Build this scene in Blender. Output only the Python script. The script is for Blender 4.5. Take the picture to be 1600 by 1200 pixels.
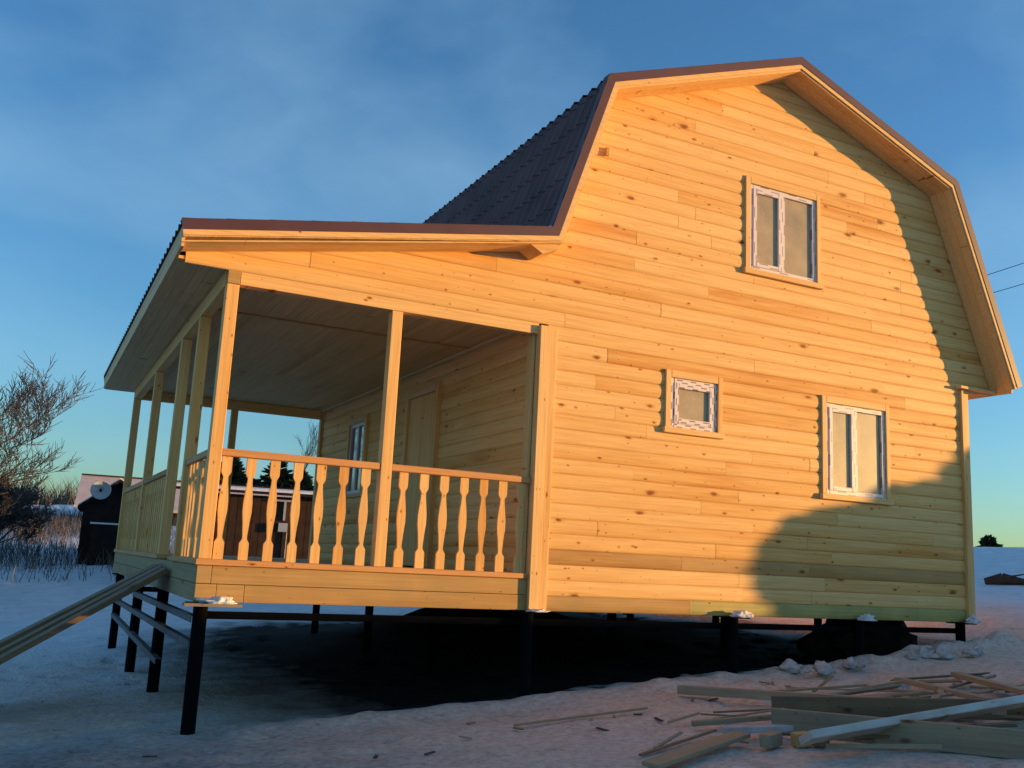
import bpy, bmesh, math, random
from mathutils import Vector, Matrix, noise
random.seed(11)
R = math.radians
for o in list(bpy.data.objects): bpy.data.objects.remove(o)
scene = bpy.context.scene
COL = scene.collection

# ------------------------------------------------------------------ camera
CAM = Vector((-4.2338, -8.1392, 0.4285)); YAW, PITCH, ROLL, FPX = 0.4539, 0.1821, 0.0504, 1514.8
cd = bpy.data.cameras.new('camera'); cam = bpy.data.objects.new('camera', cd); COL.objects.link(cam)
fw = Vector((math.sin(YAW)*math.cos(PITCH), math.cos(YAW)*math.cos(PITCH), math.sin(PITCH)))
rt0 = Vector((math.cos(YAW), -math.sin(YAW), 0)); up0 = rt0.cross(fw)
rt = rt0*math.cos(ROLL) + up0*math.sin(ROLL); up = up0*math.cos(ROLL) - rt0*math.sin(ROLL)
m = Matrix((rt, up, -fw)).transposed().to_4x4(); m.translation = CAM; cam.matrix_world = m
cd.sensor_fit = 'HORIZONTAL'; cd.sensor_width = 36; cd.lens = FPX/1600*36; cd.clip_end = 3000; cd.clip_start = .05
scene.camera = cam

# ------------------------------------------------------------------ sky, sun, exposure
SUN_EL = R(3.8); SUN_DIR = Vector((.906*math.cos(SUN_EL), -.423*math.cos(SUN_EL), math.sin(SUN_EL))).normalized()
SUN_AZ = math.atan2(SUN_DIR.x, SUN_DIR.y)
w = bpy.data.worlds.new('World'); scene.world = w; w.use_nodes = True
nt = w.node_tree; N = nt.nodes; L = nt.links; N.clear()
wo = N.new('ShaderNodeOutputWorld'); bg = N.new('ShaderNodeBackground'); sky = N.new('ShaderNodeTexSky')
sky.sky_type = 'NISHITA'; sky.sun_disc = False; sky.sun_elevation = SUN_EL; sky.sun_rotation = SUN_AZ
sky.altitude = 100; sky.air_density = 1.0; sky.dust_density = .6; sky.ozone_density = 2.6
tc = N.new('ShaderNodeTexCoord'); mp = N.new('ShaderNodeMapping'); mp.inputs['Scale'].default_value = (1.5, 1.5, 2.6); mp.inputs['Rotation'].default_value = (.25, -.3, .5)
cn = N.new('ShaderNodeTexNoise'); cn.inputs['Scale'].default_value = 2.1; cn.inputs['Detail'].default_value = 7; cn.inputs['Roughness'].default_value = .5; cn.inputs['Distortion'].default_value = .25
cr = N.new('ShaderNodeValToRGB'); cr.color_ramp.elements[0].position = .40; cr.color_ramp.elements[1].position = .82
cr.color_ramp.elements[1].color = (.5, .5, .5, 1)
mx = N.new('ShaderNodeMix'); mx.data_type = 'RGBA'; mx.inputs['B'].default_value = (1.15, 1.95, 2.6, 1)
mp.inputs['Location'].default_value = (3.3, 6.1, .7)
L.new(tc.outputs['Generated'], mp.inputs['Vector']); L.new(mp.outputs['Vector'], cn.inputs['Vector']); L.new(cn.outputs['Fac'], cr.inputs['Fac'])
L.new(cr.outputs['Color'], mx.inputs['Factor']); tint = N.new('ShaderNodeMix'); tint.data_type = 'RGBA'; tint.blend_type = 'MULTIPLY'; tint.inputs['Factor'].default_value = 1; tint.inputs['B'].default_value = (.70, 1.03, 1.25, 1)   # camera white balance
L.new(sky.outputs['Color'], tint.inputs['A']); L.new(tint.outputs['Result'], mx.inputs['A'])
L.new(mx.outputs['Result'], bg.inputs['Color']); bg.inputs['Strength'].default_value = .13; L.new(bg.outputs['Background'], wo.inputs['Surface'])
sd = bpy.data.lights.new('sun', 'SUN'); sd.energy = 3.4; sd.angle = R(.5); sd.color = (1, .555, .17)
so = bpy.data.objects.new('sun', sd); COL.objects.link(so); so.rotation_euler = (-SUN_DIR).to_track_quat('-Z', 'Y').to_euler(); so.location = (30, -14, 12)
vs = scene.view_settings; vs.view_transform = 'Standard'; vs.look = 'None'; vs.exposure = 1.28; vs.gamma = 1; vs.use_curve_mapping = False

# ------------------------------------------------------------------ materials
def newmat(name):
    mt = bpy.data.materials.new(name); mt.use_nodes = True
    n = mt.node_tree.nodes; n.clear()
    out = n.new('ShaderNodeOutputMaterial'); b = n.new('ShaderNodeBsdfPrincipled'); mt.node_tree.links.new(b.outputs[0], out.inputs[0])
    return mt, n, mt.node_tree.links, b
def ramp(n, stops):
    r = n.new('ShaderNodeValToRGB'); e = r.color_ramp.elements
    e[0].position, e[0].color = stops[0][0], (*stops[0][1], 1)
    e[1].position, e[1].color = stops[-1][0], (*stops[-1][1], 1)
    for p, c in stops[1:-1]:
        q = e.new(p); q.color = (*c, 1)
    return r
def mix(n, l, fac, a, b, mode='MIX'):
    x = n.new('ShaderNodeMix'); x.data_type = 'RGBA'; x.blend_type = mode
    for s, v in (('Factor', fac), ('A', a), ('B', b)):
        if hasattr(v, 'is_linked') or hasattr(v, 'links'): l.new(v, x.inputs[s])
        elif s == 'Factor': x.inputs[s].default_value = v
        else: x.inputs[s].default_value = (*v, 1)
    return x.outputs['Result']
def math_(n, l, op, a, b=None, c=None):
    x = n.new('ShaderNodeMath'); x.operation = op
    for i, v in enumerate((a, b, c)):
        if v is None: continue
        if hasattr(v, 'links'): l.new(v, x.inputs[i])
        else: x.inputs[i].default_value = v
    return x.outputs[0]
def wood(name, axis='x', pale=(.75, .475, .19), mid=(.68, .375, .115), deep=(.57, .25, .055), knots=1.0, dirt=0.0, dirtcol=(.12, .10, .07), rough=.62):
    mt, n, l, b = newmat(name)
    tcn = n.new('ShaderNodeTexCoord'); oi = n.new('ShaderNodeObjectInfo')
    sep = n.new('ShaderNodeSeparateXYZ'); l.new(tcn.outputs['Object'], sep.inputs[0])
    cmb = n.new('ShaderNodeCombineXYZ')                                   # grain along X of this vector
    order = {'x': (0, 2, 1), 'y': (1, 2, 0), 'z': (2, 0, 1)}[axis]
    for i, k in enumerate(order): l.new(sep.outputs[k], cmb.inputs[i])
    off = math_(n, l, 'MULTIPLY', oi.outputs['Random'], 57.0)
    add = n.new('ShaderNodeVectorMath'); add.operation = 'ADD'; l.new(cmb.outputs[0], add.inputs[0])
    oc = n.new('ShaderNodeCombineXYZ'); l.new(off, oc.inputs[0]); l.new(off, oc.inputs[2]); l.new(oc.outputs[0], add.inputs[1])
    def scaled(s):
        v = n.new('ShaderNodeVectorMath'); v.operation = 'MULTIPLY'; l.new(add.outputs[0], v.inputs[0]); v.inputs[1].default_value = s
        return v.outputs[0]
    g = n.new('ShaderNodeTexNoise'); g.inputs['Scale'].default_value = 1; g.inputs['Detail'].default_value = 6; g.inputs['Roughness'].default_value = .6; g.inputs['Distortion'].default_value = .35
    l.new(scaled((1.6, 48, 48)), g.inputs['Vector'])
    br = n.new('ShaderNodeTexNoise'); br.inputs['Scale'].default_value = 1; br.inputs['Detail'].default_value = 3
    l.new(scaled((.55, 7, 7)), br.inputs['Vector'])
    # board tint: random per board, pushed along its length by a broad noise
    t = math_(n, l, 'ADD', math_(n, l, 'MULTIPLY', oi.outputs['Random'], .82), math_(n, l, 'MULTIPLY', math_(n, l, 'SUBTRACT', br.outputs['Fac'], .5), 1.5))
    rp = ramp(n, [(0.05, pale), (.5, tuple((p+q)/2 for p, q in zip(pale, mid))), (.78, mid), (1.0, deep)]); l.new(t, rp.inputs['Fac'])
    gr = ramp(n, [(.3, (.80, .71, .60)), (.62, (1.05, 1.04, 1.02))]); l.new(g.outputs['Fac'], gr.inputs['Fac'])
    col = mix(n, l, .75, rp.outputs['Color'], gr.outputs['Color'], 'MULTIPLY')
    # knots: a sparse layer of big ones with a halo and a layer of small specks
    wob = n.new('ShaderNodeTexNoise'); wob.inputs['Scale'].default_value = 14; l.new(add.outputs[0], wob.inputs['Vector'])
    for (scl, thr, rr_, st) in (((2.3, 5.2, 1), .45, .26*knots, .85), ((6.5, 11, 1), .55, .26*knots, .7)):
        vo = n.new('ShaderNodeTexVoronoi'); vo.voronoi_dimensions = '2D'; vo.inputs['Scale'].default_value = 1
        l.new(scaled(scl), vo.inputs['Vector'])
        sc = n.new('ShaderNodeSeparateColor'); l.new(vo.outputs['Color'], sc.inputs[0])
        rad = math_(n, l, 'MULTIPLY', math_(n, l, 'MAXIMUM', math_(n, l, 'SUBTRACT', sc.outputs[0], thr), 0), math_(n, l, 'MULTIPLY', math_(n, l, 'MINIMUM', math_(n, l, 'MAXIMUM', math_(n, l, 'MULTIPLY', math_(n, l, 'SUBTRACT', br.outputs['Fac'], .36), 3.6), 0), 1.2), rr_))
        dist = math_(n, l, 'ADD', vo.outputs['Distance'], math_(n, l, 'MULTIPLY', math_(n, l, 'SUBTRACT', wob.outputs['Fac'], .5), .10))
        kf = math_(n, l, 'DIVIDE', dist, math_(n, l, 'ADD', rad, .0001))
        kr = ramp(n, [(.15, (.16, .055, .015)), (.42, (.42, .20, .07)), (.58, (.82, .66, .48)), (1.0, (1, 1, 1))]); l.new(math_(n, l, 'MULTIPLY', kf, .5), kr.inputs['Fac'])
        col = mix(n, l, st, col, kr.outputs['Color'], 'MULTIPLY')
    if dirt > 0:
        dn = n.new('ShaderNodeTexNoise'); dn.inputs['Scale'].default_value = 3; dn.inputs['Detail'].default_value = 5; l.new(tcn.outputs['Object'], dn.inputs['Vector'])
        dr = ramp(n, [(.35, (0, 0, 0)), (.7, (1, 1, 1))]); l.new(dn.outputs['Fac'], dr.inputs['Fac'])
        col = mix(n, l, math_(n, l, 'MULTIPLY', dr.outputs['Color'], dirt), col, dirtcol)
    l.new(col, b.inputs['Base Color']); b.inputs['Roughness'].default_value = rough; b.inputs['Specular IOR Level'].default_value = .25
    bp = n.new('ShaderNodeBump'); bp.inputs['Strength'].default_value = .35; bp.inputs['Distance'].default_value = .004
    l.new(g.outputs['Fac'], bp.inputs['Height']); l.new(bp.outputs[0], b.inputs['Normal'])
    return mt
def flat(name, col, rough=.6, metal=0, var=.25, scale=6, spec=.5, bump=0):
    mt, n, l, b = newmat(name)
    tcn = n.new('ShaderNodeTexCoord'); ns = n.new('ShaderNodeTexNoise'); ns.inputs['Scale'].default_value = scale; ns.inputs['Detail'].default_value = 6
    l.new(tcn.outputs['Object'], ns.inputs['Vector'])
    r = ramp(n, [(.3, tuple(c*(1-var) for c in col)), (.7, tuple(min(1, c*(1+var)) for c in col))]); l.new(ns.outputs['Fac'], r.inputs['Fac'])
    l.new(r.outputs['Color'], b.inputs['Base Color']); b.inputs['Roughness'].default_value = rough; b.inputs['Metallic'].default_value = metal; b.inputs['Specular IOR Level'].default_value = spec
    if bump:
        bp = n.new('ShaderNodeBump'); bp.inputs['Strength'].default_value = .6; bp.inputs['Distance'].default_value = bump; l.new(ns.outputs['Fac'], bp.inputs['Height']); l.new(bp.outputs[0], b.inputs['Normal'])
    return mt
M = {}
M['wx'] = wood('pine_along_x'); M['wy'] = wood('pine_along_y', 'y'); M['wz'] = wood('pine_along_z', 'z', knots=.9)
M['trimx'] = wood('planed_pine_x', 'x', (.75, .48, .20), (.70, .42, .16), (.62, .33, .10), .55)
M['trimz'] = wood('planed_pine_z', 'z', (.75, .48, .20), (.70, .42, .16), (.62, .33, .10), .55)
M['trimy'] = wood('planed_pine_y', 'y', (.66, .45, .22), (.60, .39, .18), (.52, .30, .12), .5)
M['sill'] = wood('reddish_pine_sill', 'x', (.58, .30, .12), (.50, .23, .08), (.40, .17, .06), .5)
M['silly'] = wood('reddish_pine_sill_y', 'y', (.58, .34, .16), (.50, .27, .11), (.40, .20, .08), .5)
M['wdark'] = wood('darker_stained_pine', 'x', (.50, .30, .11), (.44, .24, .075), (.36, .17, .045), 1, .3, (.26, .16, .07))
M['green'] = wood('green_stained_board', 'x', (.42, .36, .13), (.40, .34, .10), (.36, .27, .08), .8, .45, (.16, .17, .06))
M['base'] = wood('weathered_base_board', 'x', (.46, .30, .12), (.42, .25, .085), (.36, .20, .06), .8, .4, (.28, .20, .09))
M['base_shade_y'] = wood('shade_darkened_base_board_y', 'y', (.33, .25, .13), (.30, .22, .11), (.27, .18, .08), .8, .35, (.24, .20, .10))  # darker copy for the left face, its shade mixed into the colour
M['lumx'] = wood('site_lumber', 'x', (.36, .285, .185), (.32, .245, .15), (.26, .18, .10), .8, .65, (.19, .165, .14))
M['lumd'] = wood('dark_site_lumber', 'x', (.26, .19, .12), (.22, .15, .08), (.17, .11, .06), .8, .5, (.08, .065, .05))
M['ramp'] = wood('wet_brown_plank', 'x', (.25, .165, .09), (.22, .14, .07), (.18, .11, .05), .7, .6, (.10, .075, .055))
M['lumg'] = wood('frosted_grey_lumber', 'x', (.46, .42, .37), (.40, .35, .29), (.33, .27, .2), .6, .7, (.62, .62, .64))
M['metal'] = flat('maroon_sheet_metal', (.080, .027, .027), .5, 0, .15, 3, .5)
M['tile'] = flat('dark_plum_metal_tile', (.105, .058, .058), .5, 0, .25, 2, .22)
M['steel'] = flat('black_painted_steel', (.003, .003, .004), .85, 0, .3, 8, .05)
M['brace'] = flat('grey_steel_angle', (.10, .10, .11), .55, .3, .35, 9)
M['snow'] = flat('clean_snow', (.80, .80, .82), .8, 0, .05, 14, .2, .02)
M['snowc'] = flat('crusted_snow', (.60, .59, .60), .85, 0, .2, 22, .2, .03)
M['snowd'] = flat('dirty_snow_lump', (.42, .39, .38), .85, 0, .25, 7, .2, .02)
M['dark'] = flat('dark_underfloor', (.035, .028, .022), .9, 0, .3, 4, .1)
M['soil'] = flat('black_soil', (.022, .018, .015), .95, 0, .4, 6, .1, .03)
M['shedw'] = flat('brown_shed_boards', (.055, .029, .018), .85, 0, .35, 3, .2)
M['shedd'] = flat('dark_shed_boards', (.022, .014, .012), .9, 0, .4, 3, .2)
M['shedred'] = flat('dark_red_shed_boards', (.10, .022, .012), .85, 0, .4, 3, .2)
M['roofp'] = flat('frosted_metal_roof', (.50, .42, .42), .6, 0, .1, 2, .3)
M['white'] = flat('white_enamel', (.42, .44, .46), .5, 0, .05, 3)
M['twig'] = flat('bare_twigs', (.075, .068, .064), .85, 0, .3, 4, .1)
M['brush'] = flat('dry_brush', (.13, .11, .095), .9, 0, .5, 1.2, .1)
M['pine'] = flat('pine_needles', (.030, .042, .022), .8, 0, .5, 3, .2)
M['bark'] = flat('tree_bark', (.07, .05, .038), .9, 0, .3, 9, .1)
M['wire'] = flat('black_cable', (.02, .02, .022), .6, 0, .1, 3)
M['joint'] = flat('dark_gap_filler', (.05, .028, .013), .9, 0, .2, 4, .1)
# window plastic with printed film dashes
def pvc(name, axis, per=.175, frac=.42, dark=(.22, .13, .13)):
    mt, n, l, b = newmat(name)
    tcn = n.new('ShaderNodeTexCoord'); sep = n.new('ShaderNodeSeparateXYZ'); l.new(tcn.outputs['Object'], sep.inputs[0])
    a = sep.outputs[0 if axis == 'x' else 2]; c = sep.outputs[2 if axis == 'x' else 0]
    cm = n.new('ShaderNodeCombineXYZ'); l.new(a, cm.inputs[0]); l.new(c, cm.inputs[1])
    row = math_(n, l, 'FLOOR', math_(n, l, 'DIVIDE', c, .026)); fv = math_(n, l, 'FRACT', math_(n, l, 'DIVIDE', c, .026))
    fu = math_(n, l, 'FRACT', math_(n, l, 'ADD', math_(n, l, 'DIVIDE', a, per), math_(n, l, 'MULTIPLY', row, .37)))
    on = math_(n, l, 'MULTIPLY', math_(n, l, 'LESS_THAN', fu, frac), math_(n, l, 'MULTIPLY', math_(n, l, 'GREATER_THAN', fv, .2), math_(n, l, 'LESS_THAN', fv, .72)))
    l.new(mix(n, l, on, (.66, .58, .56), dark), b.inputs['Base Color']); b.inputs['Roughness'].default_value = .35
    return mt
M['pvcx'] = pvc('filmed_plastic_x', 'x'); M['pvcz'] = pvc('filmed_plastic_z', 'z')
M['pvcx2'] = pvc('sparse_filmed_plastic_x', 'x', .41, .30, (.33, .24, .25)); M['pvcz2'] = pvc('sparse_filmed_plastic_z', 'z', .41, .30, (.33, .24, .25))
M['pvc'] = flat('white_plastic', (.60, .56, .60), .35, 0, .05, 4)
def pane_mat():
    mt, n, l, b = newmat('filmed_window_glass')
    tcn = n.new('ShaderNodeTexCoord'); a = n.new('ShaderNodeTexNoise'); a.inputs['Scale'].default_value = 3.2; a.inputs['Detail'].default_value = 5; l.new(tcn.outputs['Object'], a.inputs['Vector'])
    r = ramp(n, [(.3, (.24, .185, .105)), (.7, (.40, .30, .155))]); l.new(a.outputs['Fac'], r.inputs['Fac'])
    v = n.new('ShaderNodeTexNoise'); v.inputs['Scale'].default_value = 60; v.inputs['Detail'].default_value = 3; l.new(tcn.outputs['Object'], v.inputs['Vector'])
    s = ramp(n, [(.66, (0, 0, 0)), (.74, (1, 1, 1))]); l.new(v.outputs['Fac'], s.inputs['Fac'])
    c = mix(n, l, math_(n, l, 'MULTIPLY', s.outputs['Color'], .6), r.outputs['Color'], (.70, .66, .55))
    l.new(c, b.inputs['Base Color']); b.inputs['Roughness'].default_value = .35
    b.inputs['Coat Weight'].default_value = .25; b.inputs['Coat Roughness'].default_value = .03
    bp = n.new('ShaderNodeBump'); bp.inputs['Strength'].default_value = .25; bp.inputs['Distance'].default_value = .003; l.new(v.outputs['Fac'], bp.inputs['Height']); l.new(bp.outputs[0], b.inputs['Normal'])
    return mt
M['pane'] = pane_mat()
def glass_mat():
    mt, n, l, b = newmat('porch_window_glass')
    b.inputs['Base Color'].default_value = (.05, .06, .07, 1); b.inputs['Roughness'].default_value = .05; b.inputs['Specular IOR Level'].default_value = .9; b.inputs['Coat Weight'].default_value = 1
    return mt
M['glass'] = glass_mat()
def ground_mat():
    mt, n, l, b = newmat('trampled_snow_and_soil')
    tcn = n.new('ShaderNodeTexCoord'); P = tcn.outputs['Object']
    def nz(s, d, r=.55):
        x = n.new('ShaderNodeTexNoise'); x.inputs['Scale'].default_value = s; x.inputs['Detail'].default_value = d; x.inputs['Roughness'].default_value = r; l.new(P, x.inputs['Vector']); return x.outputs['Fac']
    sep = n.new('ShaderNodeSeparateXYZ'); l.new(P, sep.inputs[0]); X, Y = sep.outputs[0], sep.outputs[1]
    big, mid_, fine = nz(.55, 5), nz(2.2, 6), nz(17, 5, .65)
    clean = ramp(n, [(.3, (.66, .68, .72)), (.7, (.80, .82, .85))]); l.new(mid_, clean.inputs['Fac'])
    dirty = ramp(n, [(.25, (.42, .33, .26)), (.5, (.63, .515, .43)), (.75, (.75, .655, .59))]); l.new(fine, dirty.inputs['Fac'])
    # sawdust and trampling of the building site: within about ten metres of the front and right of the house
    dx = math_(n, l, 'SUBTRACT', X, 2.5); dy = math_(n, l, 'ADD', Y, 1.5)
    d2 = math_(n, l, 'SQRT', math_(n, l, 'ADD', math_(n, l, 'MULTIPLY', dx, dx), math_(n, l, 'MULTIPLY', dy, dy)))
    site = n.new('ShaderNodeMapRange'); l.new(d2, site.inputs[0]); site.inputs[1].default_value = 3.5; site.inputs[2].default_value = 14; site.inputs[3].default_value = 1.0; site.inputs[4].default_value = .12; 
    f = math_(n, l, 'MULTIPLY', math_(n, l, 'ADD', math_(n, l, 'MULTIPLY', big, .75), math_(n, l, 'MULTIPLY', mid_, .75)), site.outputs[0])
    fr = ramp(n, [(.31, (0, 0, 0)), (.60, (1, 1, 1))]); l.new(f, fr.inputs['Fac'])
    col = mix(n, l, fr.outputs['Color'], clean.outputs['Color'], dirty.outputs['Color'])
    ex = math_(n, l, 'ADD', X, 4.2); ey = math_(n, l, 'ADD', Y, 1.6)
    e2 = math_(n, l, 'SQRT', math_(n, l, 'ADD', math_(n, l, 'MULTIPLY', ex, ex), math_(n, l, 'MULTIPLY', ey, ey)))
    tr = n.new('ShaderNodeMapRange'); l.new(math_(n, l, 'ADD', e2, math_(n, l, 'MULTIPLY', math_(n, l, 'SUBTRACT', mid_, .5), 3.0)), tr.inputs[0]); tr.inputs[1].default_value = .9; tr.inputs[2].default_value = 3.1; tr.inputs[3].default_value = .85; tr.inputs[4].default_value = 0
    mud = ramp(n, [(.3, (.10, .095, .085)), (.7, (.30, .29, .28))]); l.new(fine, mud.inputs['Fac'])
    col = mix(n, l, tr.outputs[0], col, mud.outputs['Color'])
    # darker blotches scattered over the snow for contrast
    gp = ramp(n, [(.56, (0, 0, 0)), (.70, (1, 1, 1))]); l.new(nz(2.4, 8, .72), gp.inputs['Fac'])
    col = mix(n, l, math_(n, l, 'MULTIPLY', gp.outputs['Color'], .5), col, (.24, .20, .17))
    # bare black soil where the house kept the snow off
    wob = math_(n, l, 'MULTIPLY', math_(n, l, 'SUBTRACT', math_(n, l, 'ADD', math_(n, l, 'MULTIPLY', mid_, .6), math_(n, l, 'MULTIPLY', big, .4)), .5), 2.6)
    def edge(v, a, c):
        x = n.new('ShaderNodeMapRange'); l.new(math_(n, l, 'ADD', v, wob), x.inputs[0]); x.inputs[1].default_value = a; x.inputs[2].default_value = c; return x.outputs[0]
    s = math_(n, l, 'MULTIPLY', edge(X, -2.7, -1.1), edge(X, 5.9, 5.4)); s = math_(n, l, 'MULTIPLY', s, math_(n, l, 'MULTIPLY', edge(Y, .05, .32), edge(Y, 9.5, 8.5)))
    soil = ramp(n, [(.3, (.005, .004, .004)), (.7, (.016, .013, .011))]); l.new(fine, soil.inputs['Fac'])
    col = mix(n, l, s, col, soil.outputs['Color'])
    l.new(col, b.inputs['Base Color']); b.inputs['Roughness'].default_value = .85; b.inputs['Specular IOR Level'].default_value = .2
    bp = n.new('ShaderNodeBump'); bp.inputs['Strength'].default_value = 1.0; bp.inputs['Distance'].default_value = .05
    l.new(math_(n, l, 'ADD', fine, math_(n, l, 'MULTIPLY', mid_, 1.5)), bp.inputs['Height']); l.new(bp.outputs[0], b.inputs['Normal'])
    return mt
M['ground'] = ground_mat()

# ------------------------------------------------------------------ helpers
class MB:
    def __init__(s): s.v = []; s.f = []
    def quadstrip(s, rings, close=False, caps=True):
        b0 = len(s.v); k = len(rings[0])
        for r in rings: s.v += [tuple(p) for p in r]
        for i in range(len(rings)-1):
            for j in range(k):
                a = b0+i*k+j; c = b0+i*k+(j+1) % k
                s.f.append((a, c, c+k, a+k))
        if caps: s.f.append(tuple(b0+j for j in range(k))[::-1]); s.f.append(tuple(b0+(len(rings)-1)*k+j for j in range(k)))
        return s
    def box(s, x0, x1, y0, y1, z0, z1):
        return s.quadstrip([[(x0, y0, z), (x1, y0, z), (x1, y1, z), (x0, y1, z)] for z in (z0, z1)])
    def prism(s, poly, y0, y1):                 # poly in (x, z), extruded along y
        return s.quadstrip([[(x, y, z) for x, z in poly] for y in (y0, y1)])
    def tube(s, p, q, r0, r1, k=6):
        p, q = Vector(p), Vector(q); d = (q-p)
        if d.length < 1e-6: return s
        d.normalize(); a = d.orthogonal().normalized(); b = d.cross(a)
        return s.quadstrip([[c + a*(r*math.cos(t*2*math.pi/k)) + b*(r*math.sin(t*2*math.pi/k)) for t in range(k)] for c, r in ((p, r0), (q, r1))])
    def build(s, name, mat, parent=None, smooth=False, bevel=0):
        me = bpy.data.meshes.new(name); me.from_pydata(s.v, [], s.f); me.update()
        bm = bmesh.new(); bm.from_mesh(me)
        if bevel: bmesh.ops.bevel(bm, geom=list(bm.edges), offset=bevel, segments=1, affect='EDGES', clamp_overlap=True)
        bmesh.ops.recalc_face_normals(bm, faces=bm.faces); bm.to_mesh(me); bm.free()
        if smooth:
            for p in me.polygons: p.use_smooth = True
        o = bpy.data.objects.new(name, me); COL.objects.link(o); me.materials.append(mat if not isinstance(mat, str) else M[mat])
        if parent: o.parent = parent
        return o
def raw(name, v, f, mat, parent=None, smooth=False):
    me = bpy.data.meshes.new(name); me.from_pydata(v, [], f); me.update(); me.materials.append(M[mat])
    if smooth:
        for p in me.polygons: p.use_smooth = True
    o = bpy.data.objects.new(name, me); COL.objects.link(o)
    if parent: o.parent = parent
    return o
def box(name, mat, parent, *d, bevel=0): return MB().box(*d).build(name, mat, parent, bevel=bevel)
def empty(name, loc=(0, 0, 0)):
    o = bpy.data.objects.new(name, None); COL.objects.link(o); o.location = loc; o.empty_display_size = .3; return o
def tag(o, label=None, cat=None, group=None, kind=None):
    if label: o['label'] = label
    if cat: o['category'] = cat
    if group: o['group'] = group
    if kind: o['kind'] = kind
    return o
def fbm(x, y, s, o=4):
    t = 0; a = 1
    for i in range(o):
        t += a*noise.noise(Vector((x*s, y*s, 3.7+i*9))); s *= 2.03; a *= .5
    return t
def sstep(a, b, x):
    t = max(0., min(1., (x-a)/(b-a))); return t*t*(3-2*t)

# ------------------------------------------------------------------ terrain
def gbase(x, y):
    if x < 0: z = -.80 + .072*max(x, -5) + .02*max(-20, min(0, x+5))
    else: z = -.80 + .085*min(x, 6) + .090*max(0, min(x, 34)-6)
    if x > 30: z += -.0024*(x-30)**2 if x < 60 else -2.16-.05*(x-60)
    z = max(z, -4)
    dd = math.hypot(x-1, (y-4)*1.0)
    back = sstep(10, 62, y)*3.6*(1-sstep(8, 30, x))
    z += back
    if y > 66: z -= .03*min(y-66, 150)
    left = sstep(-8, -40, x)*2.2*(1-sstep(-2, 10, y)*.6) if x < -8 else 0
    return z + left
def ground_z(x, y):
    z = gbase(x, y)
    if 12 < x < 28 and -30 < y < -1:               # unseen snow bank added and shaped to shade the ground from low sun
        z += max(0, min(1.1, .45+.157*(-9.3-y)))*math.exp(-((x-20)/1.7)**2)*sstep(-30, -24, y)
    r = math.hypot(x+1, y+1)
    z += .10*fbm(x, y, .22, 3)*min(1, r/6) if r > 2 else 0
    z += .022*fbm(x+7, y, 2.6, 3)
    if r < 14:                                   # boot prints and churned crust
        k = (1-sstep(8, 14, r))*sstep(-.25, .25, fbm(x+3, y-5, .5, 2)+.12)
        d, _ = noise.voronoi(Vector((x*2.3, y*3.0, .5)))
        z -= .085*k*(1-sstep(.12, .34, d[0]))
        z += .030*k*abs(fbm(x-9, y+4, 1.7, 3))
    # berm of shovelled snow along the front edge of the bare soil
    if -2.6 < x < 6.4 and -1.2 < y < .5:
        e = math.exp(-((y+.16+.10*fbm(x, 3, .9, 2))/.20)**2)
        z += e*(.055+.07*sstep(2.2, 4.6, x))*(.7+.9*abs(fbm(x, y, 2.3, 2)))
    if -2.6 < x < 6.1 and .15 < y < 9: z -= .07*sstep(.15, .7, y)*sstep(-2.4, -.4, x+.4*fbm(x, y, .8, 2))*(1-sstep(6, 9, y))
    z += .50*math.exp(-((x-1.9)/1.5)**2-((y-5.6)/1.5)**2)
    return z
def axis(lo, a, b, hi, st, g):
    c = []; x = a
    while x < b: c.append(x); x += st
    s = st
    while x < hi: c.append(x); s *= g; x += s
    c.append(hi); x = a; s = st; l = []
    while x > lo: s *= g; x -= s; l.append(max(x, lo))
    return sorted(set(l)) + c
gx = axis(-420, -5.2, 6.6, 460, .065, 1.052); gy = axis(-320, -4.4, 3.2, 700, .065, 1.050)
V = [(x, y, ground_z(x, y)) for y in gy for x in gx]; nx = len(gx)
F = [(j*nx+i, j*nx+i+1, (j+1)*nx+i+1, (j+1)*nx+i) for j in range(len(gy)-1) for i in range(nx-1)]
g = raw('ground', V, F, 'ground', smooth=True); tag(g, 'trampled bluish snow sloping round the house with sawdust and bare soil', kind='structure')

# ------------------------------------------------------------------ the house
D = 7.75
house = empty('wooden_house'); tag(house, 'two storey pine plank house with gambrel roof and veranda on black piles', 'house')
RO = [(-3.41, 2.945), (-.045, 3.560), (.525, 5.306), (3.04, 6.224), (5.525, 5.308), (6.54, 2.869)]   # outer roof line (x, z)
def offs(poly, d):                                     # inward (downward) mitred offset
    out = []
    nrm = []
    for (a, b), (c, e) in zip(poly, poly[1:]):
        l = math.hypot(c-a, e-b); nrm.append(((e-b)/l, -(c-a)/l))
    for i, p in enumerate(poly):
        n1 = nrm[max(0, i-1)]; n2 = nrm[min(i, len(nrm)-1)]
        k = 1+n1[0]*n2[0]+n1[1]*n2[1]
        out.append((p[0]+d*(n1[0]+n2[0])/k, p[1]+d*(n1[1]+n2[1])/k))
    return out
WALLTOP = offs(RO, .075)
def xl_at(z):
    P = WALLTOP
    if z <= P[0][1]: return -3.32
    for (a, b), (c, e) in zip(P[:3], P[1:4]):
        if b <= z <= e: return max(-3.32, a+(c-a)*(z-b)/(e-b))
    return P[3][0]
def xr_at(z):
    P = WALLTOP
    if z <= 2.80: return 5.98
    for (a, b), (c, e) in zip(P[3:-1], P[4:]):
        if e <= z <= b: return a+(c-a)*(z-b)/(e-b)
    if z < P[-1][1]: return 6.30
    return P[3][0]
CH = 2.734/19
PROF = [(0, .006), (.03, 0), (.12, -.0055), (.3, -.0095), (.5, -.011), (.7, -.0095), (.88, -.0055), (.97, 0), (1, .006)]
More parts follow.
